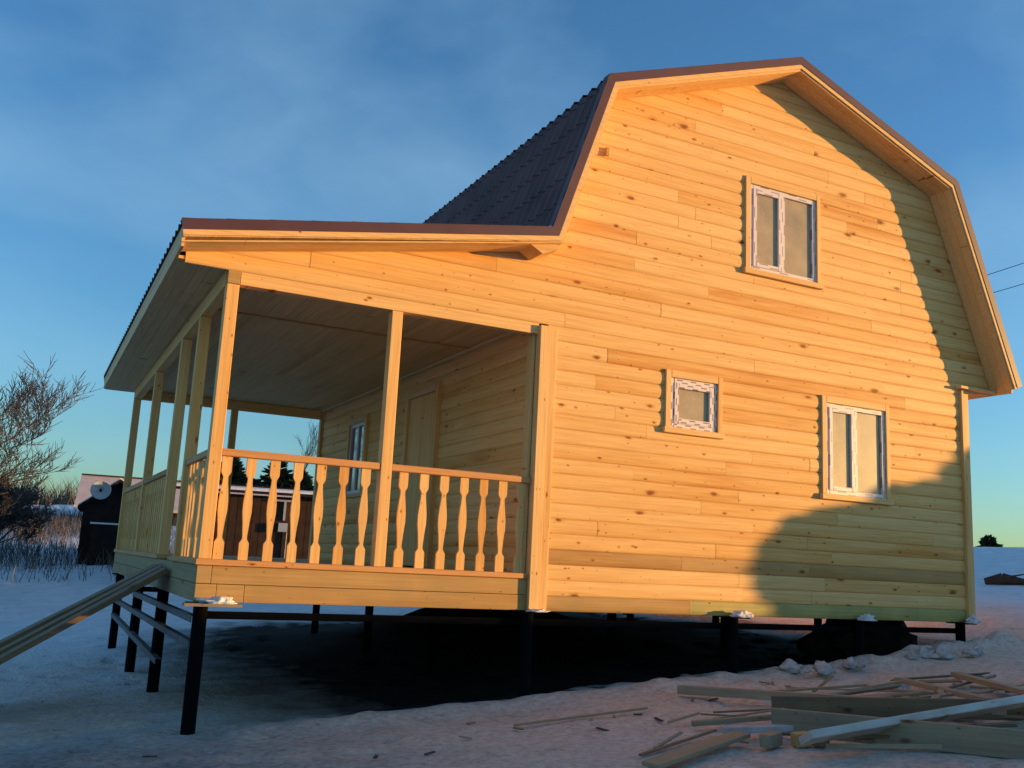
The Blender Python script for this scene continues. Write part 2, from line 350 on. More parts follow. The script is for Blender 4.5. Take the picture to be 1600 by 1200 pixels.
def log_board(x0, x1, z0, parent, mat='wx', ax='x', pos=0.0, sgn=-1, zmax=99, jitter=0, zmin=-99):
    """convex siding board; x0/x1 may be functions of z; front bulges towards sgn"""
    rows = []
    for t, d in PROF:
        z = max(min(z0+t*CH, zmax), zmin); a = x0(z) if callable(x0) else x0; b = x1(z) if callable(x1) else x1
        if b-a < .004: b = a+.004
        rows.append((a, b, z, d+jitter))
    ring = lambda e: [(r[e], pos - sgn*r[3], r[2]) for r in rows] + [(rows[-1][e], pos-sgn*.03, rows[-1][2]), (rows[0][e], pos-sgn*.03, rows[0][2])]
    A, B = ring(0), ring(1)
    if ax == 'y': A = [(p[1], p[0], p[2]) for p in A]; B = [(p[1], p[0], p[2]) for p in B]
    mb = MB().quadstrip([A, B]); return mb.build('siding_board', mat, parent)
WIN = dict(upper=(2.51, 3.61, 3.70, 4.83), small=(1.485, 2.21, 1.825, 2.475), lower=(3.61, 4.65, 1.305, 2.46))
def cut(a, b, z0, holes):
    iv = [(a, b)]
    for h0, h1, hz0, hz1 in holes:
        if z0+CH > hz0+.02 and z0 < hz1-.02:
            iv = [q for (s, e) in iv for q in ((s, min(e, h0)), (max(s, h1), e)) if q[1]-q[0] > .03]
    return iv
wall_f = box('front_wall', 'joint', house, .02, 5.96, .06, .14, .02, 3.3); wall_f['label'] = 'front gable wall of convex pine boards lit orange'
box('wall_core', 'joint', wall_f, .75, 5.3, .06, .14, 3.3, 5.1); box('wall_core', 'joint', wall_f, -2.8, .75, .06, .14, 2.76, 2.98)
holes = [(a+.06, b-.06, c+.04, d-.06) for a, b, c, d in WIN.values()]
rs = random.Random(5); lastj = 0
for k in range(43):
    z0 = k*CH; zm = WALLTOP[3][1]-.012
    if z0 > zm-.02: break
    xl = (lambda z: .10) if k < 19 else xl_at
    a, b = xl(z0+CH/2), xr_at(min(z0+CH/2, zm))
    # one or two butt joints per course
    js = []
    if b-a > 3.2:
        n = 1 if b-a < 5.5 else 2
        for q in range(n):
            for tr in range(20):
                j = a+(b-a)*((q+.5)/n)+rs.uniform(-.38, .38)*(b-a)/n
                if abs(j-lastj) > .5 and j-a > .5 and b-j > .5: break
            js.append(j); lastj = j
    cuts = [a]+sorted(js)+[b]
    segs = [(cuts[i], cuts[i+1]) for i in range(len(cuts)-1)]
    for h0, h1, hz0, hz1 in holes:
        if z0 < hz1-.02 < z0+CH-.025: log_board(h0+.001, h1-.001, z0, wall_f, 'wx', zmin=hz1)
        elif z0+.005 < hz0+.02 < z0+CH: log_board(h0+.001, h1-.001, z0, wall_f, 'wx', zmax=hz0)
    for i, (s, e) in enumerate(segs):
        for (p, q) in cut(s, e, z0, holes):
            lf = xl if p == a else (lambda z, p=p: p+.0014)
            rf = (lambda z: xr_at(min(z, zm))) if q == b else (lambda z, q=q: q-.0014)
            mat = 'green' if k == 0 and p > 1.5 else ('base' if k == 0 else 'wdark' if k == 3 else 'wx')
            log_board(lf, rf, z0, wall_f, mat, zmax=zm, jitter=rs.uniform(-.0016, .0016))

# porch-side wall of the house (x = 0) and right wall (x = 6), back wall
wall_s = box('side_wall', 'joint', house, .06, .12, .10, D-.02, .02, 2.80); wall_s['label'] = 'shaded plank wall under the veranda roof'
SW = (5.15, 6.05, 1.30, 2.42); DOOR = (2.45, 3.55, .30, 2.50)
hs = [(SW[0]+.05, SW[1]-.05, SW[2]+.04, SW[3]-.05), (DOOR[0]+.05, DOOR[1]-.05, DOOR[2]-.5, DOOR[3]-.05)]
for k in range(2, 20):
    z0 = k*CH
    if z0 > 2.78: break
    j = rs.choice([2.0, 4.2, 4.6, 3.9, 6.4])
    for (s, e) in ((.06, j), (j, D-.03)):
        for (p, q) in cut(s, e, z0, hs): log_board(p+.001, q-.001, z0, wall_s, 'wy', ax='y', pos=0.02, sgn=-1)
wall_r = box('right_wall', 'joint', house, 5.90, 5.95, .14, D-.02, .02, 2.85)
for k in range(20): log_board(.03, D, k*CH, wall_r, 'green' if k == 0 else 'wy', ax='y', pos=5.98, sgn=1, zmax=2.86)
wall_b = MB().prism([(0.0, .0), (6.0, 0)]+[(p[0], p[1]) for p in reversed(WALLTOP[1:])], D-.02, D+.02).build('back_wall', 'wx', house)
# corner boards
def corner(x0, xm, x1, zt):
    MB().box(x0, xm, -.045, .05, .0, zt).build('corner_board', 'trimz', house, bevel=.004)
    MB().box(xm+.003, x1, -.034, .05, .0, zt).build('corner_board', 'trimz', house, bevel=.004)
corner(-.002, .112, .192, 2.708); corner(5.868, 5.925, 6.0, 2.80)
MB().box(-.040, -.003, .052, .16, .31, 2.765).build('corner_board', 'trimz', house, bevel=.003)
MB().box(5.99, 6.03, .052, .16, 0, 2.80).build('corner_board', 'trimz', house, bevel=.003)
MB().box(-.035, .02, D-.12, D, .31, 2.765).build('corner_board', 'trimz', house, bevel=.003)

# floor and underside
box('floor_deck', 'dark', house, -2.90, 5.94, .06, D-.06, .03, .28)
# porch floor boards
pf = box('porch_floor', 'trimy', house, -2.88, -.05, .07, D-.02, .282, .292)
x = -2.88
while x < -.1:
    box('floor_board', 'trimy', pf, x, x+.114, .06, D-.02, .293, .318, bevel=.002); x += .118
# porch base: two boards and a reddish sill, front and left
zb_ = [(.004, .142), (.146, .286)]
for i, (a, b) in enumerate(zb_):
    js = [-2.966, -2.80+.05*i, (-2.58 if i == 0 else -1.2), -.004] if i == 0 else [-2.966, -2.85, -.004]
    for s, e in zip(js, js[1:]): box('base_board', 'base', house, s+.0015, e-.0015, -.0+.002*i, .04, a, b, bevel=.003)
    for s, e in ((.042, 2.7), (2.7, 5.6), (5.6, D+.03)): box('base_board', 'base_shade_y', house, -2.966, -2.93, s+.0015, e-.0015, a, b, bevel=.003)
    box('base_board', 'base', house, -2.93, 0, D, D+.03, a, b, bevel=.003)
box('porch_sill', 'sill', house, -2.985, -.004, -.018, .118, .290, .338, bevel=.005)
box('porch_sill', 'silly', house, -2.985, -2.86, .12, 1.42, .290, .338, bevel=.005)
box('porch_sill', 'silly', house, -2.985, -2.86, 2.55, D+.03, .290, .338, bevel=.005)
# posts
PW = .103
posts = [(-2.966, 0), (-1.500, 0), (-2.966, 1.36), (-2.966, 2.56), (-2.966, 4.90), (-2.966, D-.10), (-1.49, D-.10)]
for i, (x, y) in enumerate(posts): MB().box(x, x+PW, y+.001, y+PW, .339 if not (i == 2 or i == 3) else .32, 2.62 if y == 0 and x > -2 else 2.619).build('post', 'wz', house, bevel=.004)
# beams over the posts
MB().box(-2.86, -.002, -.001, .10, 2.622, 2.732).build('porch_beam', 'trimx', house, bevel=.003)
MB().box(-2.966, -2.864, -.006, .10, 2.622, 2.732).build('beam_end', 'base', house, bevel=.003)
MB().box(-2.966, -2.862, .102, D, 2.622, 2.765).build('porch_beam', 'wy', house, bevel=.003)
MB().box(-2.86, -.04, D-.10, D, 2.622, 2.765).build('porch_beam', 'wx', house, bevel=.003)
# railing
def baluster_mesh():
    H = [(0, .041), (.165, .041), (.205, .020), (.235, .0195), (.36, .028), (.47, .0385), (.56, .0385), (.66, .031), (.755, .0215), (.80, .0195), (.835, .036), (.85, .041), (1, .041)]
    pts = [(w_, t) for t, w_ in H]; hgt = 1.172-.340
    mb = MB(); A = [(-w_, -.0125, t*hgt) for w_, t in pts] + [(w_, -.0125, t*hgt) for w_, t in reversed(pts)]
    B = [(p[0], .0125, p[2]) for p in A]
    nn = len(H)
    mb.v = A+B; k = len(A)
    for i in range(nn-1):
        j = k-1-i
        mb.f += [(i, j, j-1, i+1), (k+i, k+i+1, k+j-1, k+j)]
    for i in range(k): mb.f.append((i, (i+1) % k, k+(i+1) % k, k+i))
    o = mb.build('baluster', 'wz'); me = o.data; bpy.data.objects.remove(o); return me
bme = baluster_mesh()
def railing(p, q, n, first, last, topw=.075):
    p, q = Vector(p), Vector(q); d = (q-p).normalized(); ang = math.atan2(d.y, d.x); nr = Vector((-d.y, d.x, 0))
    alongx = abs(d.x) > .5
    def R4(o0, o1, z0, z1, ext=0):
        a = p-d*ext; b = q+d*ext
        lo = [a+nr*o0, b+nr*o0, b+nr*o1, a+nr*o1]
        return MB().quadstrip([[(v.x, v.y, z) for v in lo] for z in (z0, z1)])
    R4(-topw/2, topw/2, 1.174, 1.234).build('hand_rail', 'sill' if alongx else 'silly', house, bevel=.006)
    for i in range(n):
        t = first+(last-first)*i/max(1, n-1); c = p+d*t
        o = bpy.data.objects.new('baluster', bme); COL.objects.link(o); o.parent = house
        o.location = (c.x, c.y, .3395); o.rotation_euler = (0, 0, ang+(math.pi if i % 2 else 0)+rs.uniform(-.02, .02)); o.scale = (rs.uniform(.95, 1.05), 1, 1)
railing((-2.863, .045, 0), (-1.502, .045, 0), 7, .055, 1.245)
railing((-1.397, .045, 0), (-.004, .045, 0), 7, .13, 1.31)
railing((-2.915, .105, 0), (-2.915, 1.358, 0), 7, .10, 1.15)
railing((-2.915, 2.664, 0), (-2.915, 4.898, 0), 12, .10, 2.13)
railing((-2.915, 5.004, 0), (-2.915, D-.102, 0), 14, .10, 2.55)

# ceiling of the veranda: narrow lining boards running back, butt joint and moulding at y = 1.62
x = -3.372
while x < -.06:
    for s, e in ((.105, 1.62), (1.624, 4.9), (4.904, D+.30)):
        if x > -2.97 or True:
            MB().box(x+.001, min(x+.0945, -.03), s, e, 2.768+rs.uniform(0, .002), 2.786).build('ceiling_board', 'trimy', house)
    x += .096
box('ceiling_moulding', 'sill', house, -2.86, -.02, 1.600, 1.645, 2.755, 2.7665, bevel=.003)
box('ceiling_moulding', 'trimy', house, -.032, -.004, .17, D-.1, 2.735, 2.7665, bevel=.003)
MB().box(-3.375, -2.968, -.002, .103, 2.760, 2.786).build('ceiling_board', 'trimx', house)
box('eave_fascia', 'trimy', house, -3.398, -3.374, -.30, D+.30, 2.775, 2.905)
# ---- roof
SL = offs(RO, .10); Y0, Y1 = -.335, D+.33
names = ['porch_roof', 'steep_roof', 'upper_roof', 'upper_roof', 'steep_roof']
roofs = []
IN = offs(RO, .016)
for i in range(5):
    a, b, c, d = IN[i], IN[i+1], SL[i+1], SL[i]
    r = MB().prism([a, b, c, d], Y0+.004, Y1).build(names[i], 'trimy', house); roofs.append(r)
def sheet(i, parent, wave=.183, amp=.032, step=.35, lift=.012, ext=.0):
    (ax, az), (bx, bz) = RO[i], RO[i+1]
    if az > bz or (i >= 3): (ax, az), (bx, bz) = (bx, bz), (ax, az)          # from eave up
    Ld = math.hypot(bx-ax, bz-az); dx, dz = (bx-ax)/Ld, (bz-az)/Ld
    nx_, nz_ = (-dz, dx) if i < 3 else (dz, -dx)
    if nz_ < 0: nx_, nz_ = -nx_, -nz_
    rows = []; u = 0
    while u < Ld-.02:
        e = min(u+step, Ld); rows += [(u, .009), (e-.004, .0)]; u = e
    ny = int((Y1-Y0)/wave*8); vv = []
    for (u, h) in rows:
        for k in range(ny+1):
            y = Y0-.004+(Y1-Y0)*k/ny; ph = (y-Y0)/wave*2*math.pi
            o_ = lift+h+amp*(.5+.5*math.cos(ph))**2.2
            vv.append((ax+dx*u+nx_*o_, y, az+dz*u+nz_*o_))
    ff = [(r*(ny+1)+k, r*(ny+1)+k+1, (r+1)*(ny+1)+k+1, (r+1)*(ny+1)+k) for r in range(len(rows)-1) for k in range(ny)]
    o = raw('metal_sheet', vv, ff, 'tile', parent); 
    for p in o.data.polygons: p.use_smooth = True
    o.data.set_sharp_from_angle(angle=R(40))
for i in range(5): sheet(i, roofs[i])
T0, T1, T2 = offs(RO, -.040), offs(RO, .045), offs(RO, .090)
for i in range(5):
    MB().prism([T0[i], T0[i+1], T1[i+1], T1[i]], -.352, -.331).build('rake_trim', 'metal', roofs[i])
    MB().prism([T1[i], T1[i+1], T2[i+1], T2[i]], -.345, -.329).build('rake_board', 'trimx', roofs[i])
    MB().prism([T0[i], T0[i+1], T1[i+1], T1[i]], Y1, Y1+.02).build('rake_trim', 'metal', roofs[i])
    # thin top flange of the rake trim lying over the sheet
    Ta, Tb = offs(RO, -.046), offs(RO, -.0405)
    MB().prism([Ta[i], Ta[i+1], Tb[i+1], Tb[i]], -.352, -.24).build('rake_flange', 'metal', roofs[i])
    # soffit: three boards along the slope under the front overhang
    S1, S2 = offs(RO, .1005), offs(RO, .113)
    if i > 0:
        for q in range(3):
            ya, yb = -.327+q*.107, -.327+(q+1)*.107-.003
            MB().prism([S1[i], S1[i+1], S2[i+1], S2[i]], ya, min(yb, -.02)).build('soffit_board', 'trimx', roofs[i])
    else:
        for q in range(3):
            ya, yb = -.327+q*.107, -.327+(q+1)*.107-.003
            MB().prism([(-3.40, S1[0][1]-.03), S1[1], S2[1], (-3.40, S2[0][1]-.03)], ya, min(yb, -.02)).build('soffit_board', 'trimx', roofs[i])
# eave closure at the right corner and fascia along it
box('eave_soffit', 'trimy', house, 6.035, 6.44, -.02, D+.3, 2.795, 2.822, bevel=.002)
MB().box(5.80, 6.42, -.10, -.024, 2.803, 2.835).build('eave_soffit', 'trimx', house, bevel=.003)
box('eave_fascia', 'trimy', house, 6.445, 6.47, -.30, D+.3, 2.79, 2.93)
# bracket piece where porch roof meets the steep roof, and a small block on the gable
MB().prism([(-.30, 3.41), (-.15, 3.335), (.03, 3.41), (.0, 3.46), (-.2, 3.45)], -.29, -.02).build('soffit_return', 'trimx', house)
box('nailed_block', 'base', house, .665, .705, -.045, -.018, 4.62, 4.71, bevel=.003)
# roof snow in the valley corner
def lump(name, c, r, mat, parent=None, seed=0, flatten=.35, sub=3, rough=.35):
    bm = bmesh.new(); bmesh.ops.create_icosphere(bm, subdivisions=sub, radius=1)
    for v in bm.verts:
        d = v.co.normalized(); k = 1+rough*noise.noise(d*1.7+Vector((seed*3.1, seed, 0)))+.35*rough*noise.noise(d*4.5+Vector((seed, 0, 5)))
        v.co = Vector((d.x*r[0]*k, d.y*r[1]*k, d.z*r[2]*k)) if d.z > -flatten else Vector((d.x*r[0]*k, d.y*r[1]*k, -flatten*r[2]))
        v.co += Vector(c)
    me = bpy.data.meshes.new(name); bm.to_mesh(me); bm.free(); me.materials.append(M[mat])
    for p in me.polygons: p.use_smooth = True
    o = bpy.data.objects.new(name, me); COL.objects.link(o)
    if parent: o.parent = parent
    return o
sp = MB().prism([(-.20, 3.565), (-.02, 3.585), (-.005, 3.665)], -.30, .3).build('snow_patch', 'snow'); tag(sp, 'small wedge of snow in the valley between porch roof and steep roof', 'snow')

# ---- windows of the front
def window(nm, a, b, c, d, label, kind):
    sx = '2' if kind == 2 else ''
    w_ = empty('window'); w_.parent = house; w_['label'] = label
    # trim: two sides, head, sill
    MB().box(a, a+.068, -.032, .02, c+.05, d).build('trim', 'trimz', w_, bevel=.004)
    MB().box(b-.056, b, -.032, .02, c+.05, d).build('trim', 'trimz', w_, bevel=.004)
    MB().box(a+.0685, b-.0565, -.032, .02, d-.078, d).build('trim', 'trimx', w_, bevel=.004)
    MB().box(a-.028, b+.02, -.056, .02, c-.012, c+.049, ).build('sill', 'trimx', w_, bevel=.006)
    a2, b2, c2, d2 = a+.069, b-.057, c+.05, d-.079
    y0, y1 = -.010, .04
    fw_ = .052
    MB().box(a2, a2+fw_, y0, y1, c2, d2).build('frame', 'pvcz'+sx, w_, bevel=.003)
    MB().box(b2-fw_, b2, y0, y1, c2, d2).build('frame', 'pvcz'+sx, w_, bevel=.003)
    MB().box(a2+fw_, b2-fw_, y0, y1, d2-fw_, d2).build('frame', 'pvcx'+sx, w_, bevel=.003)
    MB().box(a2+fw_, b2-fw_, y0, y1, c2, c2+fw_).build('frame', 'pvcx'+sx, w_, bevel=.003)
    def sash(p, q, r, s, yb, wd):
        MB().box(p, p+wd, yb, yb+.055, r, s).build('sash', 'pvcz'+sx, w_, bevel=.003)
        MB().box(q-wd, q, yb, yb+.055, r, s).build('sash', 'pvcz'+sx, w_, bevel=.003)
        MB().box(p+wd, q-wd, yb, yb+.055, s-wd, s).build('sash', 'pvcx'+sx, w_, bevel=.003)
        MB().box(p+wd, q-wd, yb, yb+.055, r, r+wd).build('sash', 'pvcx'+sx, w_, bevel=.003)
        MB().box(p+wd, q-wd, yb+.028, yb+.036, r+wd, s-wd).build('pane', 'pane', w_)
    if kind == 2:
        mx_ = (a2+b2)/2-.005
        MB().box(mx_-.028, mx_+.028, y0, y1, c2+fw_, d2-fw_).build('mullion', 'pvcz'+sx, w_, bevel=.003)
        sash(a2+fw_-.006, mx_-.028+.002, c2+fw_-.008, d2-fw_+.008, -.022, .050)
        MB().box(mx_+.028, b2-fw_, .018, .026, c2+fw_, d2-fw_).build('pane', 'pane', w_)
    else:
        sash(a2+fw_-.004, b2-fw_+.004, c2+fw_-.004, d2-fw_+.004, -.020, .055)
    return w_
window('upper', *WIN['upper'], 'two-leaf window in the gable under the roof', 2)
window('small', *WIN['small'], 'small square window in the middle of the front wall', 1)
window('lower', *WIN['lower'], 'two-leaf ground floor window near the right corner', 2)
# window and door of the porch side (facing -x)
ws = empty('window'); ws.parent = house; ws['label'] = 'narrow reflecting window under the veranda'
a, b, c, d = SW
for (p, q, r, s, mt) in ((a, a+.08, c, d, 'trimz'), (b-.08, b, c, d, 'trimz'), (a+.081, b-.081, d-.08, d, 'trimy'), (a-.02, b+.02, c-.05, c, 'trimy')): MB().box(-.04, .04, p, q, r, s).build('trim', mt, ws, bevel=.003)
for (p, q, r, s) in ((a+.081, a+.131, c+.001, d-.081), (b-.131, b-.081, c+.001, d-.081), (a+.132, b-.132, d-.131, d-.081), (a+.132, b-.132, c+.001, c+.05), ((a+b)/2-.03, (a+b)/2+.03, c+.051, d-.132)): MB().box(-.012, .04, p, q, r, s).build('frame', 'pvc', ws)
MB().box(.012, .02, a+.132, (a+b)/2-.031, c+.051, d-.132).build('pane', 'glass', ws); MB().box(.012, .02, (a+b)/2+.031, b-.132, c+.051, d-.132).build('pane', 'glass', ws)
dr = empty('door'); dr.parent = house; dr['label'] = 'plain plank door under the veranda'
a, b, c, d = DOOR
for (p, q, r, s, mt) in ((a, a+.09, .32, d, 'trimz'), (b-.09, b, .32, d, 'trimz'), (a+.091, b-.091, d-.09, d, 'trimy')): MB().box(-.045, .04, p, q, r, s).build('trim', mt, dr, bevel=.003)
y = a+.092
while y < b-.1:
    MB().box(-.012, .03, y, min(y+.128, b-.092), .33, d-.092).build('plank', 'trimz', dr, bevel=.004); y += .13
MB().tube((-.012, a+.17, 1.32), (-.06, a+.17, 1.32), .011, .011, 8).build('handle', 'brace', dr)

# ---- piles and braces
pile_x = [-2.90, .03, 2.42, 4.18, 5.80]
for x in pile_x:
    for y in (.03, 2.35, 4.6, 7.2):
        if y > 3 and x > 3.5 and False: continue
        MB().tube((x, y, ground_z(x, y)-.35), (x, y, -.018), .056, .056, 14).build('pile', 'steel', house, smooth=False)
        box('pile_cap', 'steel', house, x-.11, x+.11, y-.14 if y < 1 else y-.11, y+.11, -.017, -.004)
MB().box(-2.85, 5.95, .085, .125, -.135, -.075).build('brace', 'steel', house)
MB().box(-2.85, 5.75, 4.65, 4.70, -.14, -.08).build('brace', 'steel', house)
for (ya, za, yb, zb2) in ((.05, -.135, 4.6, -.16), (.05, -.33, 7.2, -.375), (1.9, -.66, 7.2, -.585)):
    MB().quadstrip([[(xx, yy, zz+h) for xx, h in ((-2.965, -.028), (-2.958, -.028), (-2.958, .028), (-2.965, .028))] for yy, zz in ((ya, za), (yb, zb2))]).build('brace', 'brace', house)
    MB().quadstrip([[(xx, yy, zz+h) for xx, h in ((-2.957, .021), (-2.91, .021), (-2.91, .028), (-2.957, .028))] for yy, zz in ((ya, za), (yb, zb2))]).build('brace', 'brace', house)

# ---- snow resting on pile caps
for i, (x, y, rx, ry, rz, lab) in enumerate([(-2.80, -.10, .155, .075, .06, 'lit lump of snow on the pile under the porch corner post'), (.07, -.10, .10, .05, .03, 'thin snow cap under the tall corner board of the house'), (2.42, -.10, .115, .06, .075, 'snow cap on the pile below the middle of the front wall'), (4.16, -.10, .125, .06, .075, 'snow cap on the pile below the lower right window'), (5.86, -.10, .09, .06, .09, 'snow cap on the pile under the right corner of the house')]):
    tag(lump('snow_lump', (x, y, -.001), (rx*.85, ry, rz*.75), 'snowc', seed=i+1, flatten=.02, rough=.75, sub=4), lab, 'snow', 'snow lumps on the piles')
tag(MB().box(-3.06, -2.62, -.19, -.06, -.024, -.003).build('scrap_board', 'lumx'), 'thin scrap board lying under the snow at the porch corner pile', 'board')
# heap of dark earth under the right end
tag(lump('soil_heap', (5.22, 1.0, -.34), (.62, .45, .40), 'soil', seed=9, flatten=.4, rough=.55, sub=4), 'black heap of earth under the right end of the house', 'soil heap')

# ------------------------------------------------------------------ ramp planks to the porch entrance
def plank(name, p0, p1, wdt, th, mat, label, cat, group=None, side=(0, 0, 1), tilt=0, bevel=.004):
    p0, p1 = Vector(p0), Vector(p1); d = (p1-p0); Ln = d.length; d.normalize()
    upv = Vector(side); yv = upv.cross(d).normalized(); zv = d.cross(yv)
    if tilt: q = Matrix.Rotation(tilt, 3, d); yv = q @ yv; zv = q @ zv
    o = MB().box(-Ln/2, Ln/2, -wdt/2, wdt/2, -th/2, th/2).build(name, mat, bevel=bevel)
    mm = Matrix((d, yv, zv)).transposed().to_4x4(); mm.translation = (p0+p1)/2; o.matrix_world = mm
    return tag(o, label, cat, group)
plank('ramp_plank', (-3.0, 1.60, .20), (-5.1, 1.56, -1.14), .29, .05, 'ramp', 'near plank of the ramp climbing to the porch entrance', 'plank', 'ramp planks')
plank('ramp_plank', (-3.0, 1.905, .212), (-5.15, 1.87, -1.12), .29, .05, 'ramp', 'middle plank of the ramp climbing to the porch entrance', 'plank', 'ramp planks')
plank('ramp_plank', (-3.0, 2.215, .222), (-5.2, 2.18, -1.08), .30, .05, 'ramp', 'far plank of the ramp climbing to the porch entrance', 'plank', 'ramp planks')

# ------------------------------------------------------------------ lumber on the snow
def gp(x, y, h=0): return (x, y, gbase(x, y)+h)
LB = 'offcut lumber in front of the house'
plank('timber_beam', gp(1.21, -.71, .08), gp(2.62, -2.95, .09), .075, .075, 'lumx', 'long square beam at the back of the lumber pile', 'beam', LB)
plank('edge_board', gp(1.26, -1.88, .11), gp(2.75, -3.02, .09), .045, .145, 'lumd', 'dark board standing on edge behind another in the pile', 'board', LB)
plank('edge_board', gp(.90, -2.30, .10), gp(2.05, -4.5, .10), .05, .18, 'lumx', 'thick greenish board standing on edge at front of the pile', 'board', LB)
plank('snowy_board', gp(.58, -2.98, .13), gp(3.3, -3.25, .23), .15, .055, 'lumg', 'snow dusted board lying crosswise on top of the pile', 'board', LB, tilt=R(-28))
plank('short_board', gp(1.5, -3.1, .03), gp(3.0, -4.0, .04), .16, .04, 'lumd', 'dark board under the snow dusted crosswise one', 'board', LB)
plank('chevron_board', gp(3.25, -1.35, .06), gp(2.95, -2.55, .07), .10, .04, 'lumx', 'pale board pointing left to the tip of the V of boards', 'board', LB)
plank('chevron_board', gp(3.78, -1.55, .08), gp(3.20, -3.05, .10), .11, .045, 'lumx', 'rightmost pale board sloping down to the right frame edge', 'board', LB)
plank('batten', gp(2.55, -2.30, .05), gp(3.15, -1.95, .07), .06, .03, 'lumx', 'short brown batten joining the V of boards', 'batten', LB)
plank('stick', gp(.50, -1.86, .05), gp(1.25, -2.02, .05), .045, .04, 'lumx', 'small brownish stick left of the standing boards', 'stick', LB)
plank('low_plank', gp(-.46, -2.70, .03), gp(.52, -2.42, .07), .14, .03, 'lumx', 'greenish plank at the lower left of the pile', 'plank', LB)
plank('snowy_offcut', gp(.52, -2.20, .06), gp(.98, -2.42, .06), .10, .045, 'snowd', 'snow covered offcut beside the end of the thick board', 'offcut', LB)
for i, (x, y, ln, an, lab) in enumerate([(.55, -2.62, .16, .3, 'pale offcut block left of two others'), (.74, -2.70, .12, -.2, 'orange offcut block between two others'), (.88, -2.78, .13, .5, 'dark offcut block nearest the snowy board end')]):
    plank('offcut_block', gp(x, y, .05), gp(x+ln*math.cos(an), y+ln*math.sin(an), .05), .09, .09, ('lumx', 'base', 'lumd')[i], lab, 'offcut', LB)
thin = [(-.62, -1.08, .62, -1.08, 'thin long lath lying left of the pile on open snow'), (.98, -1.50, 1.75, -2.0, 'thin lath between the long beam and standing boards'), (.80, -1.72, 1.3, -1.98, 'thin dark lath above the small brown stick'), (-.35, -2.42, .55, -2.08, 'thin dark lath above the greenish plank'), (2.25, -.95, 2.9, -2.0, 'thin dark lath right of the long beam'), (2.30, -1.25, 2.75, -1.02, 'short lath leaning at the far side of pile'), (2.15, -1.4, 2.75, -2.15, 'pale lath parallel to the long beam'), (2.9, -1.55, 2.95, -2.15, 'pale lath inside the V of boards'), (-.15, -2.30, .12, -2.24, 'short lath on the snow near the greenish plank'), (1.9, -2.25, 2.8, -2.8, 'pale lath behind the dark standing board'), (.45, -1.62, .75, -1.62, 'curved bit of lath above the small stick'), (3.6, -2.2, 3.75, -2.7, 'dark splinter at the right frame edge')]
for i, (x0, y0, x1, y1, lab) in enumerate(thin):
    plank('lath', gp(x0, y0, .028), gp(x1, y1, .035+.03*(i % 3)), .028, .014, 'lumd' if i % 2 else 'lumx', lab, 'lath', LB, bevel=.002)
rc = random.Random(3)
for i in range(34):
    x, y = rc.uniform(.7, 4.0), rc.uniform(-3.4, -1.1)
    if y < -3.0+.25*x-.9: continue
    an = rc.gauss(-.75, .55); ln = rc.uniform(.35, 1.3); h = rc.uniform(.015, .07); wd = rc.choice((.02, .03, .045, .09, .12)); th = min(wd, rc.choice((.012, .02, .03))); mt_ = rc.choice(('lumx', 'lumx', 'lumd', 'lumd'))
    plank('weathered_stick', gp(x, y, h), gp(x+ln*math.cos(an), y+ln*math.sin(an), h+rc.uniform(-.02, .08)), wd, th, mt_, '%s %s stick lying at the %s %s of the offcut tangle' % ('thin' if wd < .025 else 'narrow' if wd < .05 else 'broad', 'pale brown' if mt_ == 'lumx' else 'dark brown', 'far' if y > -1.8 else 'middle' if y > -2.6 else 'near', 'left' if x < 1.6 else 'centre' if x < 2.8 else 'right'), 'stick', 'weathered sticks in the tangle', tilt=rc.uniform(-.4, .4), bevel=.002)
for i in range(30):
    x, y = rc.uniform(-3.6, 4.9), rc.uniform(-3.0, -.5); an = rc.uniform(0, 3.14); ln = rc.uniform(.03, .13); cm_ = rc.choice(('lumd', 'lumx', 'twig'))
    plank('wood_chip', gp(x, y, .015), gp(x+ln*math.cos(an), y+ln*math.sin(an), .02), rc.uniform(.012, .035), .010, cm_, '%s %s wood chip on the snow %s' % ('tiny' if ln < .07 else 'small', {'lumd': 'dark', 'lumx': 'pale', 'twig': 'blackish'}[cm_], 'in front of the porch corner' if x < -1.6 else 'in front of the right porch bay' if x < .2 else 'by the left end of the lumber' if x < 1.6 else 'behind the lumber' if y > -1.3 else 'among the lumber'), 'wood chip', 'wood chips on the snow', bevel=0)
for i in range(13):
    t = rc.random(); x = 2.6+3.0*t; y = -.28+rc.uniform(-.28, .12)
    r = rc.uniform(.03, .10)
    tag(lump('snow_clod', gp(x, y, r*.1+.05), (r*1.2, r, r*.8), 'snowd', seed=20+i, flatten=.5, sub=3, rough=.9), '%s clod of shovelled snow at the soil edge %s' % ('small' if r < .05 else 'middling' if r < .075 else 'large', 'below the lower window' if 3.5 < x < 4.8 else 'near the right corner pile' if x >= 4.8 else 'left of the lower window'), 'snow clod', 'snow clods along the soil edge')

# ------------------------------------------------------------------ far things
def polar(az, dist): a_ = R(az); return CAM.x+math.sin(a_)*dist, CAM.y+math.cos(a_)*dist
def elz(el, dist): return CAM.z+math.tan(R(el))*dist
def facing(az): return -R(az)
